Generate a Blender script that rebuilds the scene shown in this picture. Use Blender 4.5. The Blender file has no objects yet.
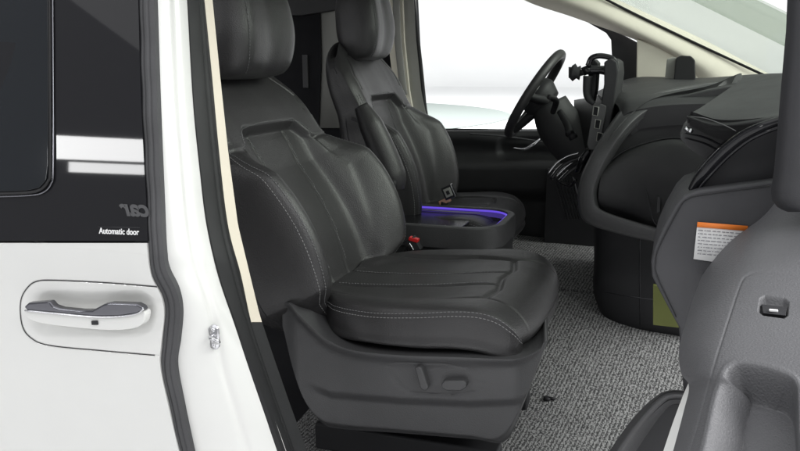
import bpy, math, random
import numpy as np
from mathutils import Matrix, Vector
random.seed(4)
S = bpy.context.scene
COL = S.collection
# ------------------------------------------------------------------ camera
PSI, TH, EYE = math.radians(18.9), math.radians(11.65), 0.84
CR = np.array((math.cos(PSI), math.sin(PSI), 0.0))
CF = np.array((-math.sin(PSI)*math.cos(TH), math.cos(PSI)*math.cos(TH), -math.sin(TH)))
CU = np.cross(CR, CF)
cam = bpy.data.cameras.new('camera'); camo = bpy.data.objects.new('camera', cam); COL.objects.link(camo)
cam.sensor_width = 36; cam.lens = 36; cam.clip_start = 0.02; cam.clip_end = 200
camo.matrix_world = Matrix(((CR[0], CU[0], -CF[0], 0), (CR[1], CU[1], -CF[1], 0), (CR[2], CU[2], -CF[2], EYE), (0, 0, 0, 1)))
S.camera = camo
# ------------------------------------------------------------------ light
W = bpy.data.worlds.new('World'); S.world = W; W.use_nodes = True
wn = W.node_tree.nodes; wl = W.node_tree.links
bg = wn['Background']; bg.inputs['Strength'].default_value = 1.0
tc = wn.new('ShaderNodeTexCoord'); sp = wn.new('ShaderNodeSeparateXYZ'); rp = wn.new('ShaderNodeValToRGB')
mr = wn.new('ShaderNodeMapRange'); mr.inputs['From Min'].default_value = -1; mr.inputs['From Max'].default_value = 1
wl.new(tc.outputs['Generated'], sp.inputs[0]); wl.new(sp.outputs['Z'], mr.inputs['Value']); wl.new(mr.outputs[0], rp.inputs[0])
rp.color_ramp.elements[0].position = 0.35; rp.color_ramp.elements[0].color = (.34, .34, .34, 1)
rp.color_ramp.elements[1].position = 0.8; rp.color_ramp.elements[1].color = (.46, .47, .49, 1)
wl.new(rp.outputs[0], bg.inputs['Color'])
def area(name, loc, target, sx, sy, power, col=(1, 1, 1)):
    l = bpy.data.lights.new(name, 'AREA'); l.shape = 'RECTANGLE'; l.size = sx; l.size_y = sy; l.energy = power; l.color = col
    o = bpy.data.objects.new(name, l); COL.objects.link(o); o.location = loc
    o.rotation_euler = (Vector(target)-Vector(loc)).to_track_quat('-Z', 'Y').to_euler()
    return o
area('ceiling_lights', (0, 0, 4.6), (0, 0.001, 0), 12, 10, 380)
area('softbox_side', (1.9, -0.3, 2.2), (-0.5, 1.6, 0.4), 1.2, 1.0, 30)
area('softbox_front', (2.2, 2.2, 2.4), (-0.5, 1.9, 0.4), 1.6, 1.6, 105)
area('wall_wash_front', (24, 6, 7.5), (38, 8, 1.0), 22, 3, 3000)
area('wall_wash', (-3, 12, 7.5), (-4, 34, 1.0), 22, 3, 5600)
S.view_settings.view_transform = 'Standard'; S.view_settings.look = 'None'; S.view_settings.exposure = 0.0; S.view_settings.gamma = 1
S.render.resolution_x = 1024; S.render.resolution_y = 577

# ------------------------------------------------------------------ helpers
def ray(px, py):
    return CF + CR*((px-400)/800) + CU*((225.5-py)/800)
EY = np.array((0, 0, EYE))
def P(px, py, y):
    d = ray(px, py); return EY + d*(y/d[1])
def PZ(px, py, z):
    d = ray(px, py); return EY + d*((z-EYE)/d[2])
def PD(px, py, dep):
    return EY + ray(px, py)*dep
def bodyY(z):
    return 1.0 + (max(0, z-.55)*.22) + max(0, z-.55)**2*.1 + max(0, .3-z)*.05
def PB(px, py, off=0.0):
    y = 1.0
    for _ in range(4): y = bodyY(P(px, py, y)[2]) - off
    return P(px, py, y)
def catmull(pts, n, closed=False):
    pts = np.array(pts, float); m = len(pts)
    if closed:
        t = np.arange(n)*m/n
        i = np.floor(t).astype(int); f = (t-i)
        g = lambda k: pts[(i+k) % m]
    else:
        t = np.linspace(0, m-1, n); i = np.minimum(np.floor(t).astype(int), m-2); f = t-i
        ext = np.vstack([[2*pts[0]-pts[1]], pts, [2*pts[-1]-pts[-2]]])
        g = lambda k: ext[np.clip(i+k+1, 0, m+1)]
    f = f.reshape((-1,)+(1,)*(pts.ndim-1))
    p0, p1, p2, p3 = g(-1), g(0), g(1), g(2)
    return .5*((2*p1)+(-p0+p2)*f+(2*p0-5*p1+4*p2-p3)*f*f+(-p0+3*p1-3*p2+p3)*f**3)
WL = {}
def link(name, verts, faces, mat, parent=None, smooth=True, mats=None, fm=None):
    verts = np.array(verts, float)
    c = (verts.min(0)+verts.max(0))/2
    me = bpy.data.meshes.new(name); me.from_pydata([tuple(v) for v in verts-c], [], [tuple(f) for f in faces])
    for m in (mats or [mat]): me.materials.append(m)
    if fm is not None: me.polygons.foreach_set('material_index', fm)
    me.polygons.foreach_set('use_smooth', [smooth]*len(me.polygons)); me.update()
    o = bpy.data.objects.new(name, me); COL.objects.link(o); o.location = tuple(c); WL[o] = Vector(c)
    par(o, parent)
    return o
def par(o, parent):
    if parent is not None:
        o.parent = parent; o.matrix_parent_inverse = Matrix.Translation(-WL[parent])
def empty(name, loc):
    o = bpy.data.objects.new(name, None); COL.objects.link(o); o.location = loc; WL[o] = Vector(loc); o.empty_display_size = .1
    return o
def tag(o, label=None, cat=None, group=None, kind=None):
    if label: o['label'] = label
    if cat: o['category'] = cat
    if group: o['group'] = group
    if kind: o['kind'] = kind
    return o
def bevel(o, w, seg=3, ang=35):
    m = o.modifiers.new('bevel', 'BEVEL'); m.width = w; m.segments = seg; m.limit_method = 'ANGLE'; m.angle_limit = math.radians(ang)
    m.harden_normals = False
    e = o.modifiers.new('wn', 'WEIGHTED_NORMAL'); e.keep_sharp = False
    return o
class MB:
    def __init__(s): s.v = []; s.f = []; s.m = []
    def add(s, v, f, mi=0):
        b = len(s.v); s.v += [tuple(p) for p in v]; s.f += [tuple(i+b for i in q) for q in f]; s.m += [mi]*len(f)
    def tube(s, pts, r, n=10, mi=0, sub=0, closed=False, flat=None):
        pts = np.array(pts, float)
        if sub: pts = catmull(pts, sub, closed)
        m = len(pts); rr = np.broadcast_to(np.array(r, float), (m,)) if np.ndim(r) == 0 or len(r) == m else np.interp(np.linspace(0, 1, m), np.linspace(0, 1, len(r)), r)
        V = []; up = None
        for i in range(m):
            a = pts[(i-1) % m] if (closed or i) else pts[0]; b = pts[(i+1) % m] if (closed or i < m-1) else pts[-1]
            t = b-a; t = t/(np.linalg.norm(t)+1e-12)
            if up is None:
                up = np.array((0, 0, 1.)) if abs(t[2]) < .9 else np.array((0, 1., 0))
            up = up - t*np.dot(up, t); up /= np.linalg.norm(up)
            sd = np.cross(t, up)
            for k in range(n):
                q = 2*math.pi*k/n
                V.append(pts[i]+rr[i]*(up*math.cos(q)*(flat or 1)+sd*math.sin(q)))
        F = []
        for i in range(m if closed else m-1):
            j = (i+1) % m
            for k in range(n): F.append((i*n+k, i*n+(k+1) % n, j*n+(k+1) % n, j*n+k))
        if not closed:
            F.append(tuple(range(n))[::-1]); F.append(tuple((m-1)*n+k for k in range(n)))
        s.add(V, F, mi)
    def box(s, c, d, mi=0, ax=None):
        c = np.array(c, float); A = np.eye(3) if ax is None else np.array(ax, float)
        V = [c + A[0]*d[0]*i/2 + A[1]*d[1]*j/2 + A[2]*d[2]*k/2 for i in (-1, 1) for j in (-1, 1) for k in (-1, 1)]
        s.add(V, [(0, 1, 3, 2), (4, 6, 7, 5), (0, 4, 5, 1), (2, 3, 7, 6), (0, 2, 6, 4), (1, 5, 7, 3)], mi)
    def build(s, name, mats, parent=None, smooth=True):
        mats = mats if isinstance(mats, list) else [mats]
        return link(name, s.v, s.f, None, parent, smooth, mats, s.m)
def grid(name, G, mat, parent=None, ext=None, thick=None, disp=None, mb=None):
    """G (nv,nu,3) world points; optional disp (nv,nu) along normal facing the viewer; closes a slab by ext vector"""
    G = np.array(G, float); nv, nu = G.shape[:2]
    du = np.gradient(G, axis=1); dv = np.gradient(G, axis=0); N = np.cross(du, dv); N /= (np.linalg.norm(N, axis=2, keepdims=True)+1e-12)
    mid = G.reshape(-1, 3).mean(0)
    if np.dot(N.reshape(-1, 3).mean(0), EY-mid) < 0: N = -N; flip = True
    else: flip = False
    if disp is not None: F = G + N*disp[..., None]
    else: F = G
    B = (G + np.array(ext)) if ext is not None else G - N*(thick or .01)
    V = list(F.reshape(-1, 3))+list(B.reshape(-1, 3)); n = nu*nv; Q = []
    for i in range(nv-1):
        for j in range(nu-1):
            a = i*nu+j; q = (a, a+1, a+nu+1, a+nu); Q.append(q[::-1] if flip else q); q2 = tuple(k+n for k in q); Q.append(q2 if flip else q2[::-1])
    rim = [j for j in range(nu)]+[i*nu+nu-1 for i in range(1, nv)]+[(nv-1)*nu+j for j in range(nu-2, -1, -1)]+[i*nu for i in range(nv-2, 0, -1)]
    for k in range(len(rim)):
        a, b = rim[k], rim[(k+1) % len(rim)]; q = (b, a, a+n, b+n); Q.append(q[::-1] if flip else q)
    if mb is not None: mb.add(V, Q); return None
    o = link(name, V, Q, mat, parent)
    sharp_edges(o, 50)
    return o
def sharp_edges(o, deg):
    me = o.data
    try: me.set_sharp_from_angle(angle=math.radians(deg))
    except Exception: pass
def itp(tab, y):
    tab = sorted(tab, key=lambda t: t[1]); return np.interp(y, [t[1] for t in tab], [t[0] for t in tab])
def pix(name, L, R, fn, mat, parent, nu=60, nv=80, disp=None, ext=None, thick=None, y0=None, y1=None):
    """sheet between two side outlines, points on a real surface fn(px,py)"""
    y0 = L[0][1] if y0 is None else y0; y1 = L[-1][1] if y1 is None else y1
    G = np.zeros((nv, nu, 3)); D = np.zeros((nv, nu))
    for i in range(nv):
        py = y0+(y1-y0)*i/(nv-1); a, b = itp(L, py), itp(R, py)
        for j in range(nu):
            px = a+(b-a)*j/(nu-1); G[i, j] = fn(px, py)
            if disp: D[i, j] = disp(px, py)
    return grid(name, G, mat, parent, ext, thick, D if disp else None)
def ctrl(name, rows, mat, parent, nu=50, nv=40, ext=None, thick=.012, fn=P, disp=None, raw=False):
    """rows of (px,py,depth) control points -> smooth sheet"""
    A = np.array([[fn(*c) for c in r] for r in rows])
    A = catmull(A, nv); A = np.swapaxes(catmull(np.swapaxes(A, 0, 1), nu), 0, 1)
    return A if raw else grid(name, A, mat, parent, ext, thick, disp)
def prism(name, outline, fn, ext, mat, parent, bev=0.003, smooth_n=0, mb=None, mi=0):
    """closed outline of pixels on a real plane, extruded by ext"""
    o2 = np.array(outline, float)
    if smooth_n: o2 = catmull(o2, smooth_n, True)
    A = [fn(*p) for p in o2]; n = len(A); B = [a+np.array(ext) for a in A]
    F = [tuple(range(n)), tuple(range(2*n-1, n-1, -1))]+[((i+1) % n, i, i+n, (i+1) % n+n) for i in range(n)]
    if mb is not None: mb.add(A+B, F, mi); return
    o = link(name, A+B, F, mat, parent)
    import bmesh
    bm = bmesh.new(); bm.from_mesh(o.data); bmesh.ops.recalc_face_normals(bm, faces=bm.faces); bm.to_mesh(o.data); bm.free()
    if bev: bevel(o, bev)
    return o
def on(y): return lambda px, py: P(px, py, y)
def sdpoly(p, poly):
    """unsigned distance to open polyline, vectorised over list"""
    p = np.asarray(p, float); d = None
    for a, b in zip(poly[:-1], poly[1:]):
        a = np.array(a, float); b = np.array(b, float); ab = b-a
        t = np.clip(((p-a)@ab)/(ab@ab+1e-12), 0, 1); q = np.linalg.norm(p-(a+t[..., None]*ab), axis=-1)
        d = q if d is None else np.minimum(d, q)
    return d
def rbox(px, py, cx, cy, hx, hy, r):
    qx = abs(px-cx)-hx+r; qy = abs(py-cy)-hy+r
    return math.hypot(max(qx, 0), max(qy, 0))+min(max(qx, qy), 0)-r
def sst(a, b, x):
    t = min(1, max(0, (x-a)/(b-a))); return t*t*(3-2*t)
def ptd(px, py, poly):
    best = 1e9; ax_, ay_ = poly[0][0], poly[0][1]
    for q in poly[1:]:
        bx, by = q[0], q[1]; dx, dy = bx-ax_, by-ay_; t = ((px-ax_)*dx+(py-ay_)*dy)/(dx*dx+dy*dy+1e-12)
        t = 0 if t < 0 else 1 if t > 1 else t
        e = (px-ax_-t*dx)**2+(py-ay_-t*dy)**2
        if e < best: best = e
        ax_, ay_ = bx, by
    return math.sqrt(best)
def smooth(tab, n=60): return [tuple(q) for q in catmull(tab, n)]

# ------------------------------------------------------------------ materials
def mat(name, col, rough=.5, metal=0, spec=.5, bump=None, coat=0, var=0.0, emit=None, estr=0, sheen=0):
    m = bpy.data.materials.new(name); m.use_nodes = True; n = m.node_tree.nodes; l = m.node_tree.links
    b = n['Principled BSDF']; b.inputs['Base Color'].default_value = (*col, 1); b.inputs['Roughness'].default_value = rough
    b.inputs['Metallic'].default_value = metal; b.inputs['Specular IOR Level'].default_value = spec; b.inputs['Coat Weight'].default_value = coat
    b.inputs['Coat Roughness'].default_value = .05
    if sheen: b.inputs['Sheen Weight'].default_value = sheen
    if emit: b.inputs['Emission Color'].default_value = (*emit, 1); b.inputs['Emission Strength'].default_value = estr
    t = n.new('ShaderNodeTexCoord')
    if var:
        nz = n.new('ShaderNodeTexNoise'); nz.inputs['Scale'].default_value = 9; nz.inputs['Detail'].default_value = 6
        r = n.new('ShaderNodeValToRGB'); r.color_ramp.elements[0].position = .3; r.color_ramp.elements[1].position = .7
        r.color_ramp.elements[0].color = (*[c*(1-var) for c in col], 1); r.color_ramp.elements[1].color = (*[c*(1+var) for c in col], 1)
        l.new(t.outputs['Object'], nz.inputs['Vector']); l.new(nz.outputs['Fac'], r.inputs[0]); l.new(r.outputs[0], b.inputs['Base Color'])
        mr = n.new('ShaderNodeMapRange'); mr.inputs['To Min'].default_value = rough*.88; mr.inputs['To Max'].default_value = min(1, rough*1.12)
        nz2 = n.new('ShaderNodeTexNoise'); nz2.inputs['Scale'].default_value = 23; nz2.inputs['Detail'].default_value = 4
        l.new(t.outputs['Object'], nz2.inputs['Vector']); l.new(nz2.outputs['Fac'], mr.inputs['Value']); l.new(mr.outputs[0], b.inputs['Roughness'])
    if bump:
        kind, sc, st, dist = bump
        if kind == 'vor':
            v = n.new('ShaderNodeTexVoronoi'); v.inputs['Scale'].default_value = sc; out = v.outputs['Distance']
        else:
            v = n.new('ShaderNodeTexNoise'); v.inputs['Scale'].default_value = sc; v.inputs['Detail'].default_value = 3; out = v.outputs['Fac']
        l.new(t.outputs['Object'], v.inputs['Vector'])
        bp = n.new('ShaderNodeBump'); bp.inputs['Strength'].default_value = min(1, st*1.7); bp.inputs['Distance'].default_value = dist*1.5
        l.new(out, bp.inputs['Height']); l.new(bp.outputs[0], b.inputs['Normal'])
    return m
def wrinkle(m):
    n = m.node_tree.nodes; l = m.node_tree.links; b = n['Principled BSDF']; old = b.inputs['Normal'].links[0].from_node
    t = n.new('ShaderNodeTexCoord'); mp = n.new('ShaderNodeMapping'); mp.inputs['Scale'].default_value = (1.6, .6, 1.2)
    z = n.new('ShaderNodeTexNoise'); z.inputs['Scale'].default_value = 16; z.inputs['Detail'].default_value = 5; z.inputs['Distortion'].default_value = 1.2
    bp = n.new('ShaderNodeBump'); bp.inputs['Strength'].default_value = .10; bp.inputs['Distance'].default_value = .006
    l.new(t.outputs['Object'], mp.inputs[0]); l.new(mp.outputs[0], z.inputs['Vector']); l.new(z.outputs['Fac'], bp.inputs['Height']); l.new(old.outputs[0], bp.inputs['Normal']); l.new(bp.outputs[0], b.inputs['Normal'])
M = {}
M['paint'] = mat('white_paint', (.68, .68, .66), .32, coat=.6, var=.01)
M['leather'] = mat('black_leather', (.031, .0302, .0312), .39, spec=.5, bump=('vor', 420, .22, .0008), var=.10)
wrinkle(M['leather'])
M['leather_rib'] = mat('black_leather_insert', (.030, .031, .034), .55, spec=.45, bump=('vor', 420, .25, .0008), var=.1)
M['plastic'] = mat('charcoal_plastic', (.058, .058, .060), .46, spec=.45, bump=('noise', 520, .35, .0007), var=.08)
M['soft'] = mat('soft_black_plastic', (.032, .032, .0335), .55, spec=.4, bump=('noise', 800, .25, .0006), var=.08)
M['endpanel'] = mat('dark_grey_plastic', (.050, .050, .054), .6, spec=.4, bump=('noise', 900, .3, .0005), var=.05)
M['doorcard'] = mat('grey_door_plastic', (.112, .112, .118), .5, spec=.45, bump=('noise', 420, .45, .0008), var=.04)
M['doordark'] = mat('door_frame_plastic', (.027, .027, .030), .6, spec=.35, bump=('noise', 900, .25, .0005), var=.05)
M['black'] = mat('black_trim', (.019, .019, .021), .6, spec=.4, var=.1)
M['deep'] = mat('dark_cabin_trim', (.012, .012, .014), .8, spec=.2, var=.1)
M['rubber'] = mat('rubber_seal', (.055, .055, .058), .62, spec=.4, bump=('noise', 300, .2, .0008), var=.15)
M['rubberdk'] = mat('black_rubber_seal', (.014, .014, .015), .6, spec=.35, var=.15)
M['gloss'] = mat('gloss_black', (.010, .010, .012), .06, spec=.35)
M['glasspanel'] = mat('black_door_glass', (.014, .014, .016), .03, spec=.28)
M['privacy'] = mat('privacy_glass', (.008, .010, .013), .04, spec=.45)
M['cream'] = mat('cream_trim', (.78, .71, .60), .65, spec=.3, bump=('noise', 500, .2, .0005), var=.03)
M['fabric'] = mat('pillar_cream_fabric', (.78, .74, .64), .85, spec=.2, bump=('noise', 900, .4, .0008), var=.04)
M['greytrim'] = mat('light_grey_trim', (.30, .30, .28), .7, spec=.3, var=.04)
M['chrome'] = mat('satin_chrome', (.62, .62, .64), .16, metal=1)
M['darkchrome'] = mat('dark_chrome', (.15, .15, .165), .18, metal=1)
M['thread'] = mat('grey_thread', (.27, .27, .27), .7)
M['threaddk'] = mat('dark_thread', (.17, .17, .175), .7)
M['red'] = mat('red_button', (.6, .02, .02), .35)
M['orange'] = mat('orange_print', (.85, .22, .03), .5)
M['paper'] = mat('paper_label', (.72, .72, .72), .6)
M['ink'] = mat('grey_print', (.22, .22, .24), .6)
M['white'] = mat('white_print', (.85, .85, .85), .5)
M['ghost'] = mat('faint_print_and_reflection', (.048, .048, .052), .4)  # shared by the printed line and the painted sign reflection
M['olive'] = mat('olive_label', (.115, .13, .025), .45, var=.08)
M['led'] = mat('violet_led', (.1, .05, .4), .4, emit=(.16, .09, .85), estr=.75)
M['backdrop'] = mat('studio_white', (.93, .93, .93), .9, spec=.0)
M['ground'] = mat('studio_floor', (.36, .40, .385), .8, spec=.1, var=.02)
M['tan'] = mat('tan_label', (.5, .28, .2), .6)
def glass(name, tint, refl=.06):
    m = bpy.data.materials.new(name); m.use_nodes = True; n = m.node_tree.nodes; l = m.node_tree.links
    n.remove(n['Principled BSDF']); tr = n.new('ShaderNodeBsdfTransparent'); tr.inputs[0].default_value = (*tint, 1)
    g = n.new('ShaderNodeBsdfGlossy'); g.inputs['Roughness'].default_value = .02; mx = n.new('ShaderNodeMixShader'); mx.inputs[0].default_value = refl
    l.new(tr.outputs[0], mx.inputs[1]); l.new(g.outputs[0], mx.inputs[2]); l.new(mx.outputs[0], n['Material Output'].inputs[0])
    return m
M['windshield'] = glass('tinted_windshield_glass', (.80, .83, .79), .05)
M['clear'] = glass('clear_side_glass', (.97, .975, .97), .004)
def coil():
    m = bpy.data.materials.new('coil_mat'); m.use_nodes = True; n = m.node_tree.nodes; l = m.node_tree.links; b = n['Principled BSDF']
    t = n.new('ShaderNodeTexCoord'); mp = n.new('ShaderNodeMapping'); mp.inputs['Scale'].default_value = (1.0, .42, 1); mp.inputs['Rotation'].default_value = (0, 0, math.radians(8))
    l.new(t.outputs['Object'], mp.inputs[0])
    nz = n.new('ShaderNodeTexNoise'); nz.inputs['Scale'].default_value = 400; nz.inputs['Detail'].default_value = 2.5; nz.inputs['Roughness'].default_value = .6
    l.new(mp.outputs[0], nz.inputs['Vector'])
    wv = n.new('ShaderNodeTexWave'); wv.bands_direction = 'X'; wv.inputs['Scale'].default_value = 34; wv.inputs['Distortion'].default_value = 5; wv.inputs['Detail'].default_value = 2; wv.inputs['Detail Scale'].default_value = 6
    mp2 = n.new('ShaderNodeMapping'); mp2.inputs['Rotation'].default_value = (0, 0, math.radians(8)); l.new(t.outputs['Object'], mp2.inputs[0]); l.new(mp2.outputs[0], wv.inputs['Vector'])
    mx = n.new('ShaderNodeMix'); mx.inputs[0].default_value = .16
    l.new(nz.outputs['Fac'], mx.inputs[2]); l.new(wv.outputs['Fac'], mx.inputs[3])
    r = n.new('ShaderNodeValToRGB'); e = r.color_ramp.elements; e[0].position = .45; e[0].color = (.032, .032, .033, 1); e[1].position = .57; e[1].color = (.33, .33, .325, 1)
    l.new(mx.outputs[0], r.inputs[0]); l.new(r.outputs[0], b.inputs['Base Color']); b.inputs['Roughness'].default_value = .75
    bp = n.new('ShaderNodeBump'); bp.inputs['Strength'].default_value = .8; bp.inputs['Distance'].default_value = .004; l.new(mx.outputs[0], bp.inputs['Height']); l.new(bp.outputs[0], b.inputs['Normal'])
    return m
M['coil'] = coil()
M['lid'] = mat('satin_black_lid', (.014, .014, .016), .25)
M['ledsoft'] = mat('violet_led_glow', (.05, .04, .12), .3, emit=(.10, .06, .42), estr=.38)

# ------------------------------------------------------------------ studio setting
gz = -.42
mb = MB(); N = 96
mb.add([(-3+45*math.cos(2*math.pi*k/N), 2+45*math.sin(2*math.pi*k/N), gz-.01) for k in range(N)], [tuple(range(N))])
fl = mb.build('ground', M['backdrop'], smooth=False); tag(fl, kind='structure')
TCX, TCY, TR = -10.5, 17.3, 7.0
mb = MB()   # round painted turntable floor
mb.add([(TCX+TR*math.cos(2*math.pi*k/240), TCY+TR*math.sin(2*math.pi*k/240), gz) for k in range(240)], [tuple(range(240))])
tag(mb.build('turntable_floor', M['ground'], smooth=False), kind='structure')
mb = MB(); V = []; F = []
prof = [(-1, gz-.3), (0, gz), (.8, gz+.1), (1.8, gz+.5), (2.5, gz+1.3), (2.7, gz+2.5), (2.7, 14)]
K = 40
for k in range(K+1):
    a = math.radians(-35+250*k/K)
    for (dr, z) in prof: V.append((-3+(38+dr)*math.cos(a), 2+(38+dr)*math.sin(a), z))
m_ = len(prof)
for k in range(K):
    for i in range(m_-1): F.append((k*m_+i, k*m_+i+1, (k+1)*m_+i+1, (k+1)*m_+i))
mb.add(V, F); tag(mb.build('studio_wall', M['backdrop']), kind='structure')

VAN = empty('minivan', (-.3, 2.0, 0))
tag(VAN, 'white minivan with its front passenger door open on a black leather cabin', 'minivan')
# ------------------------------------------------------------------ sliding door
hc = [tuple(q) for q in catmull([(165, 287.5), (110, 283), (60, 280.5), (38, 281), (27, 288), (20.5, 302), (22, 325), (31, 338), (50, 345.5), (105, 351), (163, 356)], 70)]
def dd(px, py):
    d = -.0022*math.exp(-(ptd(px, py, hc)/.55)**2)
    # dished area behind the handle
    k = rbox(px, py, 92, 313, 62, 21, 18)
    d -= .010*sst(4, -16, k)
    return d
edgeL = [(138, -5), (141, 100), (146, 200), (148, 246), (152, 275), (162, 296), (165, 315), (162, 345), (161, 365), (168, 400), (181, 456)]
edgeL = smooth(edgeL)
sl = pix('sliding_door', [(-60, 241), (-60, 460)], [(x-1.0, y) for x, y in edgeL], lambda a, b: PB(a, b), M['paint'], VAN, nu=330, nv=260, disp=dd, thick=.02, y0=243, y1=458)
def wd(px, py):
    return 0
pix('glass_panel', [(-60, -20), (-60, 242)], edgeL, lambda a, b: PB(a, b, .002), M['glasspanel'], sl, nu=30, nv=40, thick=.02, y0=-20, y1=241)
win = [(-60, -20), (47.5, -20), (48, 60), (48, 165), (46, 180), (39, 188), (26, 191), (0, 192), (-60, 194)]
prism('window', win, lambda a, b: PB(a, b, .0045), (0, .004, 0), M['privacy'], sl, bev=.0012)
mb = MB()
wl_ = [(52.5, -20), (53, 60), (53.3, 165), (51, 184), (42, 193), (27, 195.5), (0, 196.5), (-60, 198)]
mb.tube([PB(a, b, .0045) for a, b in wl_], .0016, 6, sub=60)
mb.build('window_surround', M['darkchrome'], sl)
mb = MB(); mb.tube([PB(a-3.0, b-2.5*(b > 180), .0055) for a, b in wl_], .0022, 6, sub=60); mb.build('window_seal', M['rubberdk'], sl)
# weatherstrip between door edge and pillar
e2 = [(154, -5), (157, 100), (161, 200), (163, 246), (166, 268), (176, 290), (180, 312), (178, 340), (175, 365), (181, 400), (193, 456)]
e2 = smooth(e2)
def wsd(px, py):
    a, b = itp(edgeL, py), itp(e2, py); t = (px-a)/(b-a)
    return .006*math.sin(math.pi*min(1, max(0, t)))-.003*math.exp(-((t-.38)/.06)**2)-.002*math.exp(-((t-.7)/.05)**2) + .0007*math.sin(py*.12)
pix('weatherstrip', edgeL, e2, lambda a, b: PB(a, b, -.004), M['rubber'], sl, nu=26, nv=160, disp=wsd, thick=.03)
mb = MB(); mb.tube([PB(a, b, -.0004) for a, b in hc if a < 160], .0007, 6); mb.build('panel_gap', M['black'], sl)
# handle
hb = [(27, 310), (60, 313), (95, 316.5), (125, 315), (138, 311.5), (144, 312), (144.5, 318), (141, 325), (130, 329), (105, 330), (60, 326), (36, 322), (27, 317)]
hnd = prism('handle', hb, lambda a, b: PB(a, b, .022), (0, .016, 0), M['paint'], sl, bev=.004, smooth_n=60)
hcv = [(23.5, 307), (28, 303), (49, 301.5), (52.5, 306), (60, 308.5), (80, 310.5), (92, 310.5), (103, 304.5), (110, 303), (136, 304), (142, 307), (143.5, 311), (137, 314), (120, 316.5), (95, 317), (55, 313), (27, 311)]
prism('handle_cover', hcv, lambda a, b: PB(a, b, .024), (0, .014, 0), M['darkchrome'], sl, bev=.003)
mb = MB(); mb.tube([PB(a, b, .0255) for a, b in [(25, 310.5), (55, 313.5), (95, 317), (120, 316.5), (137, 313.5), (143.5, 309)]], .0016, 6, sub=30); mb.build('chrome_lip', M['chrome'], sl)
prism('lock_button', [(91, 321), (97, 321), (97.5, 325), (91.5, 325)], lambda a, b: PB(a, b, .0245), (0, .004, 0), M['black'], sl, bev=.0005)
def text(name, body, origin, xdir, ydir, size, m, parent, shear=0, bold=0.0, ext=.0004):
    c = bpy.data.curves.new(name, 'FONT'); c.body = body; c.size = 1; c.shear = shear; c.extrude = ext/size; c.offset = bold
    t = bpy.data.objects.new('tmp', c); COL.objects.link(t)
    dg = bpy.context.evaluated_depsgraph_get(); me = bpy.data.meshes.new_from_object(t.evaluated_get(dg))
    V = np.array([v.co[:] for v in me.vertices]); Fs = [tuple(p.vertices) for p in me.polygons]
    bpy.data.objects.remove(t)
    w = V[:, 0].max()-V[:, 0].min(); V[:, 0] -= V[:, 0].min(); xd = np.array(xdir, float); xl = np.linalg.norm(xd); sc = xl/w
    yd = np.array(ydir, float); yl = np.linalg.norm(yd); h = V[:, 1].max(); nn = np.cross(xd/xl, yd/yl)
    Wd = [np.array(origin)+xd*(v[0]/w)+yd*(v[1]/h)+nn*v[2]*size for v in V]
    return link(name, Wd, Fs, m, parent, smooth=False)
o_ = PB(99, 233.5, .003); text('door_lettering', 'Automatic door', o_, PB(139, 235, .003)-o_, PB(99, 227.5, .003)-o_, .02, M['white'], sl, bold=.012)
mb = MB(); mb.tube([PB(98, 226.8, .0026), PB(140, 227.6, .0026)], .00035, 4); mb.build('printed_line', M['ghost'], sl)
o_ = PB(149, 216.5, .003); text('painted_sign_reflection', 'car', o_, PB(119, 215, .003)-o_, PB(149, 205, .003)-o_, .02, M['ghost'], sl, shear=.3, bold=.03)  # wall sign's reflection in the glass, painted on as mirrored letters
area('strip_lamp', (0, 0, 0), (0, 1, 0), .3, .1, 3).name = 'strip_lamp'
# place the strip lamp where the tilted door glass mirrors it
def mirror_at(px, py, dist):
    p = PB(px, py); e = .02
    z = p[2]; dY = (bodyY(z+e)-bodyY(z-e))/(2*e); n = np.array((0, -1, dY)); n /= np.linalg.norm(n)
    d = p-EY; d /= np.linalg.norm(d); rr = d-2*np.dot(d, n)*n
    return p+rr*dist
def strip(ls, c_, l_, r_, t_, b_, rad):
    pc, pl_, pr_, pt, pb_ = [mirror_at(*q, 3.0) for q in (c_, l_, r_, t_, b_)]
    ls.location = pc; ls.data.size = float(np.linalg.norm(pr_-pl_)); ls.data.size_y = float(np.linalg.norm(pt-pb_))
    zz = PB(*c_)-pc; zz /= np.linalg.norm(zz); xx = pr_-pl_; xx -= zz*np.dot(xx, zz); xx /= np.linalg.norm(xx); yy = np.cross(-zz, xx)
    ls.rotation_euler = Matrix(((xx[0], yy[0], -zz[0]), (xx[1], yy[1], -zz[1]), (xx[2], yy[2], -zz[2]))).to_euler()
    ls.data.energy = rad*math.pi*ls.data.size*ls.data.size_y
strip(bpy.data.objects['strip_lamp'], (98, 149), (52, 147), (146, 151), (98, 138), (98, 161), 33)
strip(area('strip_lamp_low', (0, 0, 0), (0, 1, 0), .3, .1, 3), (108, 168.5), (72, 167), (146, 170), (108, 163.5), (108, 173.5), 28)

# ------------------------------------------------------------------ B pillar
wsL = [(188, -5), (194, 100), (201, 170), (208, 225), (221, 280), (237, 325), (255, 375), (284, 456)]
wsR = [(204, -5), (212, 75), (219, 150), (228, 225), (241, 275), (252, 325), (268, 375), (296, 456)]
wsL = smooth(wsL); wsR = smooth(wsR)
def pillY(px, py):
    # painted pillar turns inwards towards the door opening
    a, b = itp(e2, py), itp(wsL, py); t = min(1.2, max(0, (px-a)/(b-a)))
    y = bodyY(PB(px, py)[2])+.012+.05*t*t+.02*t
    return P(px, py, y)
bp_ = pix('door_pillar', [(x-2, y) for x, y in e2], [(x+4, y) for x, y in wsL], pillY, M['paint'], VAN, nu=50, nv=90, thick=.02,
          disp=lambda px, py: -.003*math.exp(-((px-itp(e2, py)-.62*(itp(wsL, py)-itp(e2, py)))/4)**2))
def sealY(px, py):
    a, b = itp(wsL, py), itp(wsR, py); t = (px-a)/(b-a)
    return P(px, py, bodyY(PB(a, py)[2])+.078+.06*t)
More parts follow.
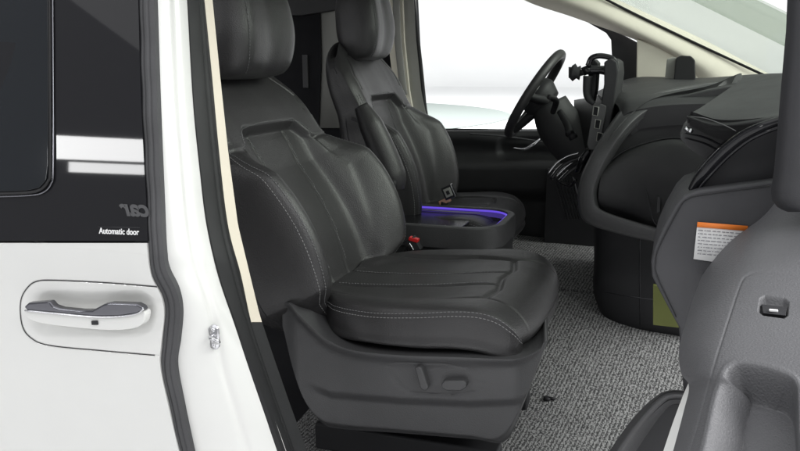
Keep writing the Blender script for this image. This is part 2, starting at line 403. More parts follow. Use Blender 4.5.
pix('weatherstrip', wsL, wsR, sealY, M['rubberdk'], bp_, nu=24, nv=90, thick=.03,
    disp=lambda px, py: (lambda t: .008*math.sin(math.pi*min(1, max(0, t)))-.004*math.exp(-((t-.55)/.07)**2))((px-itp(wsL, py))/(itp(wsR, py)-itp(wsL, py))))
def inY(px, py):
    a = itp(wsR, py); return P(px, py, bodyY(PB(a, py)[2])+.14+.004*(px-a))
cr = [(212, -5), (220, 75), (228, 150), (238, 225), (250, 275), (259, 312), (262.5, 324)]
pix('pillar_trim', [(x-1, y) for x, y in wsR], cr, inY, M['cream'], bp_, nu=10, nv=60, thick=.06, y0=-5, y1=322)
pix('scuff_trim', [(x-1, y) for x, y in wsR], [(262, 322), (273, 355), (290, 404), (309, 456)], lambda a, b: inY(a, b), M['soft'], bp_, nu=10, nv=40, thick=.06, y0=322.5, y1=456)
mb = MB(); c = pillY(216, 336); c = c+(0, -.004, 0)
pl8 = [(.009*math.cos(t)*(1 if True else 0), 0, .010*math.sin(t)+(.011 if math.sin(t) > 0 else -.011)) for t in np.linspace(0, 2*math.pi, 24, endpoint=False)]
V8 = [c+np.array(q) for q in pl8]+[c+np.array(q)*.92+(0, -.004, 0) for q in pl8]
mb.add(V8, [tuple(range(24, 48))]+[(k, (k+1) % 24, (k+1) % 24+24, k+24) for k in range(24)])
for dz in (-.013, .013): mb.tube([c+(0, -.003, dz), c+(0, -.0065, dz)], .0042, 6)
mb.tube([c+(-.001, -.003, .005), c+(.006, -.022, .006), c+(.018, -.026, .006), c+(.021, -.022, .001), c+(.010, -.014, -.004), c+(.002, -.003, -.005)], .0030, 8, sub=26)
mb.build('door_striker', M['chrome'], bp_)

# ------------------------------------------------------------------ cabin shell
fz = 0.0
mb = MB(); mb.box((-.7, 2.03, fz-.02), (3.0, 1.85, .02)); mb.build('cabin_floor', M['black'], VAN, smooth=False)
mb = MB(); mb.box((-.95, 2.03, 1.22), (1.35, 1.7, .04)); bevel(mb.build('roof', M['greytrim'], VAN), .01)
# rear cabin: second row seat, far side wall with dark glass
mb = MB(); mb.box((-2.25, 2.03, .6), (.05, 1.9, 1.25)); mb.build('rear_bulkhead', M['deep'], VAN, smooth=False)
pl = [(345, -60), (200, -60), (120, -60), (120, 330), (430, 330), (430, 132), (426, 125), (418, 60), (412, -60)]
rw = prism('rear_side_wall', pl, on(2.93), (0, .04, 0), M['deep'], VAN, bev=0)
prism('window', [(322, -40), (345, -40), (349, 60), (347, 128), (318, 128), (316, 60)], on(2.925), (0, .004, 0), M['greytrim'], rw, bev=0)
prism('window_curtain', [(240, -20), (319, -20), (321, 60), (318, 140), (240, 140)], on(2.915), (0, .006, 0), M['deep'], rw, bev=.002)
prism('belt_guide', [(302, 55), (307, 55), (308, 88), (303, 88)], on(2.905), (0, .008, 0), M['rubber'], rw, bev=.001)
prism('header_rail', [(250, -2), (345, -2), (345, 9), (300, 16), (250, 14)], on(2.90), (0, .02, 0), M['soft'], rw, bev=.004)

# far pillar: cream and grey covers beside the driver window
fp = pix('driver_side_pillar', [(385, -10), (388, 40), (394, 90), (402, 135)], [(402, -10), (404, 40), (409, 90), (417, 135)], on(2.86), M['fabric'], VAN, nu=12, nv=30, thick=.03)
pix('pillar_cover', [(399, -10), (401, 40), (407, 90), (416, 135)], [(413, -10), (416, 40), (421, 90), (430, 135)], on(2.875), M['greytrim'], fp, nu=12, nv=30, thick=.03)
mb = MB(); mb.tube([P(396, -5, 2.84), P(398, 40, 2.84), P(404, 95, 2.84)], .014, 8, sub=20, flat=.2); mb.build('seat_belt', M['greytrim'], fp)
# driver door
def drd(px, py):
    d = .018*math.exp(-((py-137-.10*max(0, px-470))/7)**2)
    d -= .02*sst(3, -3, rbox(px, py, 535, 148, 36, 10, 8))*(px > 480)
    d += .045*sst(152, 168, py)*sst(204, 186, py)*sst(400, 440, px)
    return d
dd_ = pix('driver_door', [(395, 128), (395, 330)], [(650, 128), (650, 330)], on(2.84), M['soft'], VAN, nu=170, nv=110, disp=drd, ext=(0, .09, 0), y0=131, y1=330)
mb = MB(); mb.tube([P(513, 148, 2.81), P(524, 149.5, 2.80), P(533, 145, 2.80), P(540, 139, 2.81)], [.004, .009, .009, .004], 10, sub=20, flat=.7); mb.build('handle', M['chrome'], dd_)
mb = MB(); mb.tube([P(470, 134, 2.80), P(500, 136, 2.80), P(530, 140, 2.81), P(590, 150, 2.82)], .003, 6, sub=30); mb.build('trim_line', M['rubber'], dd_)
gl = prism('window_glass', [(409, -40), (640, -40), (660, 60), (650, 134), (424, 134)], on(2.90), (0, .004, 0), M['clear'], dd_, bev=0)
mb = MB()
mb.tube([P(a, b, 2.885) for a, b in [(408, -60), (413, 0), (420, 62), (427, 127), (432, 131), (470, 131), (620, 134)]], .009, 8, sub=80)
mb.build('window_seal', M['rubberdk'], dd_)
fr = prism('quarter_frame', [(545, -12), (556, -4), (606, 26), (618, 32), (640, 44), (640, 140), (612, 140), (613, 82), (611, 40), (606, 33), (550, 1)], on(2.88), (0, .03, 0), M['black'], dd_, bev=.003)
# far A pillar (cream)
ap = ctrl('windshield_pillar', [
    [(470, -40, 2.84), (520, -2, 2.84), (575, 18, 2.84), (640, 42, 2.84), (668, 62, 2.84), (690, 92, 2.84)],
    [(500, -50, 2.80), (545, -10, 2.79), (605, 17, 2.78), (665, 46, 2.78), (700, 66, 2.78), (726, 88, 2.78)],
    [(535, -55, 2.82), (585, -17, 2.82), (640, 10, 2.82), (700, 38, 2.82), (735, 56, 2.82), (775, 77, 2.82)]], M['fabric'], VAN, thick=.03)
mb = MB(); mb.tube([P(a, b, 2.80) for a, b in [(560, -28), (607, 0), (680, 36), (757, 72), (775, 80)]], .0042, 8, sub=40); mb.build('windshield_seal', M['gloss'], ap)
prism('pillar_lower_trim', [(637, 39), (668, 50), (700, 70), (700, 92), (636, 92)], on(2.80), (0, .05, 0), M['fabric'], ap, bev=.004)
tw = prism('tweeter', [(676, 58), (681, 55.5), (691, 56), (695, 60), (696, 86), (673, 86)], on(2.60), (0, .05, 0), M['black'], VAN, bev=.004)
prism('tweeter_side', [(667, 59), (676, 57), (674, 86), (664, 86)], on(2.64), (0, .03, 0), M['greytrim'], tw, bev=.003)
# windshield
A0 = P(560, -28, 2.82); A1 = P(775, 81, 2.82); 
tp = A0+(A0-A1)*.5
ws = []
for k, t in enumerate(np.linspace(0, 1, 14)):
    bow = .22*math.sin(math.pi*t)
    off = np.array((bow, -1.62*t, 0)); ws.append([tp+off+(A1-tp)*s for s in np.linspace(0, 1, 8)])
grid('windshield', np.array(ws), M['windshield'], VAN, ext=(.003, 0, .003))

# ------------------------------------------------------------------ seats
def make_seat():
    base = None
    # valance shell
    L = [(276, 306), (277, 330), (286, 360), (300, 392), (312, 418), (320, 430)]
    R = [(292, 303), (303, 315), (325, 337), (350, 349), (400, 355), (460, 357), (531, 357)]
    top = [(278, 312), (284, 304), (291, 303), (300, 311), (314, 325), (330, 338), (355, 348), (400, 353), (460, 355), (529, 357), (541, 349)]
    bot = [(278, 330), (287, 362), (296, 387), (306, 412), (318, 429), (335, 435), (400, 440), (470, 446), (502, 448), (520, 412), (542, 353)]
    T = catmull(top, 150); B = catmull(bot, 150); nv = 90
    G = np.zeros((nv, 150, 3)); D = np.zeros((nv, 150))
    crease = [(300, 380), (330, 393), (400, 399), (470, 402), (520, 400)]
    plate = [(389, 364), (396, 361.5), (445, 362.5), (468, 368), (480, 384), (477, 391), (455, 395), (412, 393), (398, 385), (389, 368), (389, 364)]
    for i in range(nv):
        for j in range(150):
            t = i/(nv-1); q = T[j]*(1-t)+B[j]*t; G[i, j] = P(q[0], q[1], 1.355)
            py, px = q[1], q[0]
            d = .012*math.exp(-((t)/.10)**2)
            cy = np.interp(px, [c[0] for c in crease], [c[1] for c in crease])
            d += -.010*sst(cy-3, cy+9, py)*sst(300, 330, px)
            d -= .0016*math.exp(-(ptd(px, py, plate)/.8)**2)
            # round off towards the front corner and the rear
            d -= .07*sst(505, 552, px)**1.5+.02*sst(300, 275, px)
            d -= .02*sst(.9, 1, t)
            D[i, j] = d
    base = grid('front_seat', G, M['plastic'], None, ext=(-.07, .50, -.03), disp=D)
    c = MB()
    WL_loc = WL[base]
    # rail and foot
    for yr in (1.47, 1.80):
        mb = MB(); mb.box((-.49, yr, .05), (.40, .045, .06)); bevel(mb.build('seat_rail', M['black'], base), .006)
    # cushion: sections along x
    cy, Wd = 1.615, .262
    half = [(0, .0), (.35, -.001), (.58, .004), (.72, .022), (.86, .030), (.955, .020), (.995, -.010), (1.0, -.045), (.97, -.075), (.6, -.085), (0, -.085)]
    loop = [(y, z) for y, z in half]+[(-y, z) for y, z in half[-2:0:-1]]
    lp = catmull(loop, 260, True)
    secs = [(-.69, .60, .360, .3, .20), (-.66, .66, .360, .5, .5), (-.61, .86, .362, .6, .8), (-.52, .985, .368, .6, .8), (-.43, 1.0, .378, .45, .9), (-.36, 1.0, .388, .3, .95), (-.305, .985, .390, .2, 1.0), (-.265, .975, .382, .1, 1.0), (-.235, .945, .360, .05, .8), (-.222, .87, .335, 0, .35), (-.226, .7, .318, 0, .05)]
    SS = catmull(secs, 180)
    V = np.zeros((180, 260, 3))
    for i, (x, w, z, b, hh) in enumerate(SS):
        for j, (yy, zz_) in enumerate(lp):
            zt = zz_*b if zz_ > 0 else zz_*hh
            # curved front edge seen from above
            V[i, j] = (x-.018*(abs(yy)**4)*sst(-.45, -.22, x), cy+yy*w*Wd, z+zt)
    # seams in (x,y)
    XY = V[:, :, :2]; topm = (lp[:, 1] > -.02)[None, :]
    seams = [([(-.70, cy-.17), (-.42, cy-.178), (-.33, cy-.155), (-.315, cy-.08), (-.325, cy), (-.315, cy+.08), (-.33, cy+.155), (-.42, cy+.178), (-.70, cy+.17)], .0055, .006),
             ([(-.33, cy-.155), (-.24, cy-.19), (-.20, cy-.2)], .003, .004),
             ([(-.33, cy+.155), (-.24, cy+.19), (-.20, cy+.2)], .003, .004),
             ([(-.70, cy-.06), (-.325, cy-.05)], .003, .0035), ([(-.70, cy+.06), (-.325, cy+.05)], .003, .0035)]
    for poly, dep, wd_ in seams:
        dist = sdpoly(XY.reshape(-1, 2), poly).reshape(XY.shape[:2])
        V[:, :, 2] -= np.where(topm, dep*np.exp(-(dist/wd_)**2), 0)
    # side seam groove
    Vf = V.reshape(-1, 3); n1, n2 = V.shape[:2]
    F = [(i*n2+j, i*n2+(j+1) % n2, (i+1)*n2+(j+1) % n2, (i+1)*n2+j) for i in range(n1-1) for j in range(n2)]
    F += [tuple(range(n2))[::-1], tuple((n1-1)*n2+j for j in range(n2))]
    c.add(Vf, F)
    def dashes(pts, r, seglen, gap, mi):
        pts = np.array(pts); L_ = np.r_[0, np.cumsum(np.linalg.norm(np.diff(pts, axis=0), axis=1))]; s = 0
        while s+seglen < L_[-1]:
            q = [np.array([np.interp(u, L_, pts[:, k]) for k in range(3)]) for u in (s, s+seglen/2, s+seglen)]; c.tube(q, [r*.6, r, r*.6], 5, mi); s += seglen+gap
    def jof(side, val):   # loop index near an (y) value on top
        best = [(abs(lp[j, 0]-side*val[0])+abs(lp[j, 1]-val[1]), j) for j in range(260)]; return min(best)[1]
    for side in (-1, 1):
        j = jof(side, (.995, -.006)); line = [V[i, j]+(0, side*.0006, 0.0008) for i in range(12, 166)]
        dashes(line, .0007, .0052, .0022, 1)
        j2 = jof(side, (.985, .006)); 
        dashes([V[i, j2]+(0, side*.0012, .0008) for i in range(12, 160)], .0008, .0052, .0022, 2)
    for sgn in (-1, 1):
        dashes([(x, cy+sgn*(.053-.01*(x+.7)/.37)+.006, np.interp(x, SS[:, 0], SS[:, 2])+.0008) for x in np.linspace(-.68, -.34, 40)], .0008, .005, .0022, 2)
    c.build('cushion', [M['leather'], M['thread'], M['threaddk']], base)
    # backrest
    c = MB()
    O = np.array((-.680, 1.62, .345)); a = math.radians(28.3); UPV = np.array((-math.sin(a), 0, math.cos(a))); NV = np.array((math.cos(a), 0, math.sin(a)))
    half = [(0, 0), (.40, -.001), (.58, .006), (.70, .034), (.84, .060), (.95, .054), (1.0, .018), (1.0, -.035), (.93, -.078), (.55, -.095), (0, -.10)]
    loop = [(y, z) for y, z in half]+[(-y, z) for y, z in half[-2:0:-1]]
    lp = catmull(loop, 360, True)
    secs = [(-.060, .55, .0, .5), (-.045, .70, .25, .9), (-.015, .84, .5, 1.2), (.015, .94, .7, 1.4), (.06, 1.0, .9, 1.5), (.13, 1.03, 1.0, 1.4), (.22, 1.05, 1.0, 1.2), (.30, 1.03, .85, 1.1), (.37, .97, .55, 1), (.44, .99, .30, .9), (.51, .97, .12, .75), (.563, .92, .03, .55), (.588, .80, 0, .34), (.596, .52, 0, .15)]
    SS = catmull(secs, 300); Wb = .246
    # bow: lumbar forward, shoulders back
    V = np.zeros((300, 360, 3)); UV = np.zeros((300, 360, 2))
    for i, (v, w, b, th_) in enumerate(SS):
        bow = .018*math.sin(math.pi*min(1, max(0, v/.30)))-.014*sst(.30, .55, v)
        for j, (yy, nn) in enumerate(lp):
            yl = abs(yy*w*Wb); yv = .398-.050*sst(.115, .17, yl); v_ = v-yv      # v_ = 0 on the yoke seam
            k_ = sst(.150, .185, yl); up_ = sst(-.012-.075*k_, .004+.02*k_, v_); fr_ = 1.0 if nn > -.02 else 0.0
            n_ = (nn*(b*1.15*(1-up_)+.10*up_) if nn > 0 else nn*th_)+bow - max(0, .1-.1*th_)*.3
            n_ += up_*(.013*sst(.60, .44, v)*sst(1.05, .85, abs(yy))-.010*sst(.50, .60, v))*fr_
            n_ -= .0045*math.exp(-(v_/.005)**2)*fr_
            vv = v - .055*abs(yy)**4*sst(.38, .58, v)
            pod = 1.25*sst(-.004, .028, v)*(1-up_)*sst(.60, .80, abs(yy))
            if nn < -.05: pod *= .3
            n_ += .018*pod*fr_
            n_ -= .013*sst(.166, .146, yl)*(1-up_)*fr_*sst(-.02, .03, v)
            V[i, j] = O+UPV*vv+NV*n_+np.array((0, yy*w*Wb+np.sign(yy)*.017*pod, 0)); UV[i, j] = (yy*w*Wb, v)
    front = (lp[:, 1] > -.01)[None, :]
    yoke = [(-.165, .345), (-.135, .385), (-.05, .398), (.05, .398), (.135, .385), (.165, .345)]
    seams = [([(-.15, .0), (-.172, .12), (-.185, .25), (-.165, .345)], .006, .007), ([(.15, .0), (.172, .12), (.185, .25), (.165, .345)], .006, .007),
             ([(-.195, .43), (-.198, .48), (-.155, .538), (0, .556), (.155, .538), (.198, .48), (.195, .43)], .004, .0045),
             ([(-.045, .02), (-.065, .20), (-.085, .39)], .0035, .0035), ([(.045, .02), (.065, .20), (.085, .39)], .0035, .0035)]
    for poly, dep, wd_ in seams:
        dist = sdpoly(UV.reshape(-1, 2), poly).reshape(UV.shape[:2])
        V -= (np.where(front, dep*np.exp(-(dist/wd_)**2), 0))[..., None]*NV
    n1, n2 = V.shape[:2]
    F = [(i*n2+j, (i+1)*n2+j, (i+1)*n2+(j+1) % n2, i*n2+(j+1) % n2) for i in range(n1-1) for j in range(n2)]
    F += [tuple(range(n2)), tuple((n1-1)*n2+j for j in range(n2))[::-1]]
    c.add(V.reshape(-1, 3), F)
    for side in (-1, 1):
        j = min((abs(lp[j, 0]-side*.972)+abs(lp[j, 1]-.036), j) for j in range(360))[1]
        dashes([V[i, j]+NV*.001+(0, side*.001, 0) for i in range(34, 200)], .0007, .0052, .0022, 1)
        j = min((abs(lp[j, 0]-side*.94)+abs(lp[j, 1]-.047), j) for j in range(360))[1]
        dashes([V[i, j]+NV*.001 for i in range(34, 200)], .0008, .0052, .0022, 2)
    for sgn in (-1, 1):
        q = []
        for v in np.linspace(.05, .385, 40):
            y = sgn*np.interp(v, [.02, .20, .39], [.045, .065, .085])+.007
            i = int(np.argmin(abs(SS[:, 0]-v))); jj = int(np.argmin(abs(UV[i, :, 0]-y)+np.where(front[0], 0, 9))); q.append(V[i, jj]+NV*.0008)
        dashes(q, .0008, .005, .0022, 2)
    yk = catmull([(p_[0], p_[1]+.008) for p_ in yoke], 40); q = []
    for y, v in yk:
        i = int(np.argmin(abs(SS[:, 0]-v))); jj = int(np.argmin(abs(UV[i, :, 0]-y)+np.where(front[0], 0, 9))); q.append(V[i, jj]+NV*.0008)
    dashes(q, .0008, .005, .0022, 2)
    br = c.build('backrest', [M['leather'], M['thread'], M['threaddk']], base)
    # airbag tag on the outer bolster
    j = min((abs(lp[j, 0]+1.0)+abs(lp[j, 1]-.012), j) for j in range(360))[1]; i = int(np.argmin(abs(SS[:, 0]-.335)))
    c2 = V[i, j]; mb = MB(); mb.box(c2+(0.0, -.002, 0), (.030, .003, .011), ax=(UPV*-.6+NV*.8, (0, 1, 0), UPV*.8+NV*.6)); bevel(mb.build('side_tag', M['black'], base), .001)
    # headrest: sections along the post direction
    c = MB(); HO = O+UPV*.510+NV*.016; ah = math.radians(10); HU = np.array((-math.sin(ah), 0, math.cos(ah))); HN = np.array((math.cos(ah), 0, math.sin(ah)))
    half = [(0, .052), (.35, .056), (.66, .057), (.86, .048), (.98, .025), (1.0, -.01), (.9, -.045), (.5, -.058), (0, -.060)]
    loop = [(y, z) for y, z in half]+[(-y, z) for y, z in half[-2:0:-1]]; lp = catmull(loop, 120, True)
    secs = [(.0, .66, .35), (.006, .84, .7), (.03, .94, 1.0), (.08, 1.0, 1.2), (.13, .98, 1.2), (.18, .90, 1.1), (.215, .76, .8), (.23, .55, .45), (.233, .25, .15)]
    SS = catmull(secs, 90); V = np.zeros((90, 120, 3))
    for i, (v, w, th_) in enumerate(SS):
        for j, (yy, nn) in enumerate(lp):
            g = .0012*math.exp(-((abs(yy)-.74)/.025)**2)*(nn > 0) + .002*math.exp(-((nn+.012)/.006)**2)
            V[i, j] = HO+HU*v+HN*(nn*th_-g*1.0+.012*math.sin(v*9))+np.array((0, yy*w*.140-np.sign(yy)*g*.5, 0))
    F = [(i*120+j, (i+1)*120+j, (i+1)*120+(j+1) % 120, i*120+(j+1) % 120) for i in range(89) for j in range(120)]
    F += [tuple(range(120)), tuple(89*120+j for j in range(120))[::-1]]
    c.add(V.reshape(-1, 3), F)
    j = min((abs(lp[j, 0]+.76)+abs(lp[j, 1]-.056), j) for j in range(120))[1]; dashes([V[i, j]+HN*.001 for i in range(10, 80)], .0008, .005, .0022, 2)
    c.build('headrest', [M['leather'], M['threaddk'], M['threaddk']], base)
    for sgn in (-1, 1):
        mb = MB(); q = HO-HN*.045+np.array((0, sgn*.062, 0)); mb.tube([q-HU*.06, q+HU*.03], .0065, 12); mb.tube([q-HU*.036, q-HU*.022], .014, 14, mi=1); mb.build('headrest_post', [M['chrome'], M['black']], base)
    # adjuster switches
    y = 1.338
    sw = prism('adjuster_switch', [(414.5, 368), (419, 366.5), (422, 369), (428, 387), (427, 390.5), (422.5, 391), (420, 388)], on(y), (0, .03, 0), M['plastic'], base, bev=.003)
    prism('adjuster_switch', [(441, 384), (444, 381), (463, 380.5), (466.5, 383), (466, 388), (461, 391), (446, 391), (441.5, 388)], on(y), (0, .03, 0), M['plastic'], base, bev=.003)
    mb = MB()
    q = P(413, 245, 1.875); mb.box(q, (.034, .022, .040), ax=((.8, 0, .5), (0, 1, 0), (-.5, 0, .8)));
    mb.box(q+(.004, -.004, .016), (.026, .018, .010), 1, ax=((.9, 0, -.2), (0, 1, 0), (.2, 0, .9)))
    mb.box(q+(-.004, -.013, -.004), (.014, .003, .022), 2, ax=((.8, 0, .5), (0, 1, 0), (-.5, 0, .8)))
    mb.tube([q+(-.01, 0, -.015), q+(-.05, .01, -.06), q+(-.07, .01, -.12)], .011, 8, mi=0)
    bevel(mb.build('belt_buckle', [M['black'], M['red'], M['chrome']], base), .002)
    return base
seat = make_seat(); par(seat, VAN); seat['label'] = 'front passenger seat in black leather nearest the open door'
def copy_tree(o, parent, d):
    c = o.copy(); COL.objects.link(c); WL[c] = WL[o]+Vector(d) if parent is VAN else WL[o]
    c.parent = parent; c.matrix_parent_inverse = o.matrix_parent_inverse.copy()
    if parent is VAN: c.location = o.location+Vector(d)
    for ch in list(o.children): copy_tree(ch, c, d)
    return c
SD = (-.215, .77, .01)
seat2 = copy_tree(seat, VAN, SD); seat2['label'] = 'driver seat in black leather with folded armrest'
SO = Vector(SD)
for ch in seat2.children:
    k_ = ch.name.split('.')[0]
    if k_ in ('backrest', 'side_tag'): ch.location.x += .18; ch.location.z += .02; ch.rotation_euler.y = math.radians(10); ch.scale.y = .88
    if k_ in ('headrest', 'headrest_post'): ch.location.x += .20; ch.location.z += .03
    if k_ == 'headrest': ch.scale.y = .80
# armrest folded up on the driver seat
mb = MB(); ya = 2.08
pth = [P(361, 106, ya), P(371, 125, ya), P(383, 152, ya), P(392, 176, ya), P(394, 190, ya)]
mb.tube(pth, [.020, .034, .038, .040, .030], 16, sub=40, flat=1.0)
WL[seat2] = WL[seat]+SO
ar = mb.build('armrest', M['leather'], None); ar.parent = seat2; ar.matrix_parent_inverse = Matrix.Translation(-(WL[seat]+SO))
mb = MB(); q = P(392, 184, ya-.045); mb.tube([q+(0, .01, 0), q+(0, -.004, 0)], .012, 16)
ab = mb.build('armrest_pivot', M['black'], None); ab.parent = seat2; ab.matrix_parent_inverse = Matrix.Translation(-(WL[seat]+SO))

# ------------------------------------------------------------------ centre console
zt = float(P(450, 227, 1.95)[2]); YF = float(PZ(450, 205, zt)[1])
x0, x1, yn, yf = -1.0, float(P(504, 222, 2.02)[0]), 1.95, YF
def orect(xa, xb, ya, yb, r, n=8):
    pts = [(xa, ya)]
    for k in range(n+1):
        t = -math.pi/2+math.pi/2*k/n; pts.append((xb-r+r*math.cos(t), ya+r+r*math.sin(t)))
    for k in range(n+1):
        t = math.pi/2*k/n; pts.append((xb-r+r*math.cos(t), yb-r+r*math.sin(t)))
    pts.append((xa, yb)); return pts
def ring(name, out, inn, z0, z1, m, parent, slope=0):
    n = len(out); V = [(x, y, z1) for x, y in out]+[(x, y, z1) for x, y in inn]+[(x, y, z0) for x, y in inn]+[(x, y, z0) for x, y in out]
    F = []
    for k in range(n-1):
        for l_ in range(4):
            a = l_*n+k; b = ((l_+1) % 4)*n+k; F.append((a, a+1, b+1, b))
    F.append((0, n, 2*n, 3*n)); F.append((n-1, 4*n-1, 3*n-1, 2*n-1))
    return bevel(link(name, V, F, m, parent), .004)
mb = MB(); out = orect(x0, x1-.005, yn+.008, yf-.008, .085); n = len(out)
mb.add([(x, y, zt-.032) for x, y in out]+[(x*1.0, y, .0) for x, y in out], [tuple(range(n)), tuple(range(2*n-1, n-1, -1))]+[((i+1) % n, i, i+n, (i+1) % n+n) for i in range(n)])
con = mb.build('centre_console', M['soft'], VAN); sharp_edges(con, 30)
ring('console_rim', orect(x0, x1, yn, yf, .09), orect(x0, x1-.022, yn+.02, yf-.02, .07), zt-.060, zt, M['plastic'], con)
mb = MB(); ledp = [(x, y, zt-.007) for x, y in orect(x0, x1-.024, yn+.022, yf-.022, .068)][9:]
mb.tube(ledp, .0028, 8); mb.build('light_strip', M['led'], con)
nL = len(ledp); lv = [(x, y, zt-.004) for x, y, z in ledp]+[(x, y, zt-.024) for x, y, z in ledp]
link('led_glow_band', lv, [(k, k+1, nL+k+1, nL+k) for k in range(nL-1)], M['ledsoft'], con)  # emissive band stands in for the strip's glow on the inner wall
xq = float(P(462, 225, 2.05)[0])
mb = MB(); mb.box(((x0+xq)/2, (yn+yf)/2, zt-.024), (xq-x0, yf-yn-.05, .012)); bevel(mb.build('tray_lid', M['lid'], con), .003)
mb = MB(); mb.tube([(float(P(415, 212, yf)[0]), yf-.024, zt-.015), (float(P(482, 212, yf)[0]), yf-.024, zt-.015)], .003, 6, flat=.6); mb.build('trim_line', M['greytrim'], con)
mb = MB()
for k in range(3): mb.box((xq-.03-.008*k, 2.02+.01*k, zt-.0175), (.003, .02, .001))
mb.build('printed_icon', M['ink'], con)
# far buckle of the driver seat stands up from the console side
mb = MB(); q = P(449, 192, 2.26); A_ = ((.9, 0, .42), (0, 1, 0), (-.42, 0, .9))
mb.box(q, (.034, .020, .040), 0, ax=A_); mb.box(q+(0, -.011, 0), (.022, .003, .026), 1, ax=A_); mb.box(q+(0, -.013, 0), (.010, .002, .012), 2, ax=A_)
mb.box(q+(-.012, 0, -.028), (.034, .018, .014), 3, ax=A_); mb.tube([q+(-.014, 0, -.03), q+(-.03, 0, -.10)], .012, 8, mi=2)
bevel(mb.build('belt_tongue', [M['chrome'], M['greytrim'], M['black'], M['tan']], VAN), .002)

# ------------------------------------------------------------------ floor coverings
def floorz(y): return float(np.interp(y, FZ[:, 0], FZ[:, 1]))
FZ = catmull([(1.30, -.01), (1.70, .012), (2.0, .075), (2.35, .165), (2.6, .20), (2.95, .225)], 60)
def floorsheet(name, xa, xb, ya, yb, m, th=.012, dz=0, parent=None, r_=.05):
    G = []
    for v in np.linspace(0, 1, 50):
        y = ya+(yb-ya)*v; e = min(y-ya, yb-y); cut = r_-math.sqrt(max(0, r_*r_-(r_-min(r_, e))**2)) if r_ else 0
        G.append([(xa+cut+(xb-xa-2*cut)*u, y, floorz(y)+dz+.0015*math.sin(31*u+17*v)*math.sin(23*v)) for u in np.linspace(0, 1, 60)])
    return grid(name, G, m, parent, ext=(0, 0, -th))
floorsheet('floor_carpet', -1.9, .6, 1.22, 2.84, M['deep'], .05, -.014, VAN, 0)
mt = floorsheet('floor_mat', -.80, .32, 1.40, 2.345, M['coil'])
tag(mt, 'grey speckled coil floor mat in front of and under the passenger seat', 'floor mat', 'coil mats on the cabin floor')
mt2 = floorsheet('floor_mat', -.78, .30, 2.36, 2.83, M['coil'])
tag(mt2, 'darker coil floor mat beyond the seam, towards the driver side footwell', 'floor mat', 'coil mats on the cabin floor')
mb = MB(); q = P(547, 398, 1.83); q[2] = floorz(1.83)+.002; mb.tube([q, q+(0, 0, .006)], .009, 14); mb.tube([q+(.006, 0, .004), q+(.02, .004, .004)], .004, 8); tag(mb.build('mat_clip', M['black']), 'small black fixing clip on the passenger floor mat', 'clip')

# ------------------------------------------------------------------ dashboard
D = ctrl('dashboard', [   # far top pad, from behind the wheel to the windshield
    [(596, 92, 2.72), (614, 84, 2.72), (640, 77, 2.72), (700, 78, 2.72), (760, 74, 2.6), (830, 72, 2.4)],
    [(600, 96, 2.3), (618, 91, 2.3), (650, 86, 2.3), (700, 84, 2.3), (770, 80, 2.2), (840, 78, 2.1)],
    [(618, 106, 2.0), (628, 100, 2.0), (655, 96, 2.0), (700, 93, 2.0), (765, 90, 2.0), (850, 88, 2.0)],
    [(618, 122, 1.93), (630, 112, 1.93), (660, 106, 1.93), (700, 104, 1.93), (765, 104, 1.93), (850, 104, 1.93)]], M['soft'], VAN, thick=.05)
# padded rim that sweeps down round the centre stack
ro = [(744, 80, 2.16), (702, 84, 2.12), (662, 91, 2.05), (628, 103, 1.97), (607, 128, 1.91), (591, 155, 1.88), (580, 180, 1.88), (578, 205, 1.88), (588, 223, 1.88), (634, 237, 1.90), (668, 243, 1.92)]
ri = [(741, 82, 2.13), (710, 95, 2.02), (664, 105, 1.97), (642, 116, 1.92), (623, 135, 1.88), (607, 160, 1.87), (597, 182, 1.87), (595, 198, 1.87), (602, 210, 1.87), (637, 222, 1.89), (668, 230, 1.91)]
rows_ = [[(a, b, y+.10) for a, b, y in ro], [(a+.6, b+.6, y+.015) for a, b, y in ro], [(a*.75+c_*.25, b*.75+d_*.25, y-.004) for (a, b, y), (c_, d_, _y) in zip(ro, ri)],
         [(a*.2+c_*.8, b*.2+d_*.8, _y-.002) for (a, b, y), (c_, d_, _y) in zip(ro, ri)], [(a, b, y+.006) for a, b, y in ri], [(a+3, b+3, y+.04) for a, b, y in ri]]
ctrl('stack_rim', rows_, M['plastic'], D, nu=120, nv=40, thick=.02)
# concave side panel of the centre stack
ctrl('stack_side_panel', [
    [(604, 166, 1.93), (626, 150, 1.93), (660, 139, 1.92), (690, 140, 1.88), (745, 160, 1.80)],
    [(602, 172, 1.895), (626, 157, 1.89), (660, 146, 1.87), (692, 150, 1.82), (745, 175, 1.72)],
    [(599, 188, 1.89), (628, 180, 1.88), (662, 176, 1.84), (696, 185, 1.78), (745, 205, 1.69)],
    [(599, 202, 1.90), (630, 206, 1.90), (664, 210, 1.86), (700, 225, 1.79), (745, 235, 1.70)],
    [(606, 211, 1.92), (632, 221, 1.95), (664, 232, 1.92), (702, 250, 1.85), (745, 262, 1.74)]], M['soft'], D, thick=.02, nu=80, nv=60)
mb = MB(); mb.tube([P(604, 166, 1.91), P(626, 150, 1.91), P(660, 139.5, 1.90), P(684, 139, 1.88), P(694, 150, 1.86)], .0022, 6, sub=40); mb.build('panel_joint', M['black'], D)
prism('stack_upper_face', [(588, 180), (600, 150), (622, 118), (650, 104), (664, 100), (708, 90), (745, 84), (770, 140), (720, 170), (640, 230), (592, 214)], on(1.96), (0, .3, 0), M['soft'], D, bev=.004)
# recess with small lever in the side panel
rs = [(646, 178), (658, 182), (669, 196), (668, 212), (662, 226), (654, 222), (648, 200)]
mb = MB(); mb.tube([P(a, b, 1.865) for a, b in rs], .0012, 5, sub=50, closed=True); mb.build('panel_joint', M['black'], D)
prism('bag_hook', [(657, 196), (661, 197), (660, 212), (656, 214)], on(1.85), (0, .02, 0), M['black'], D, bev=.002)
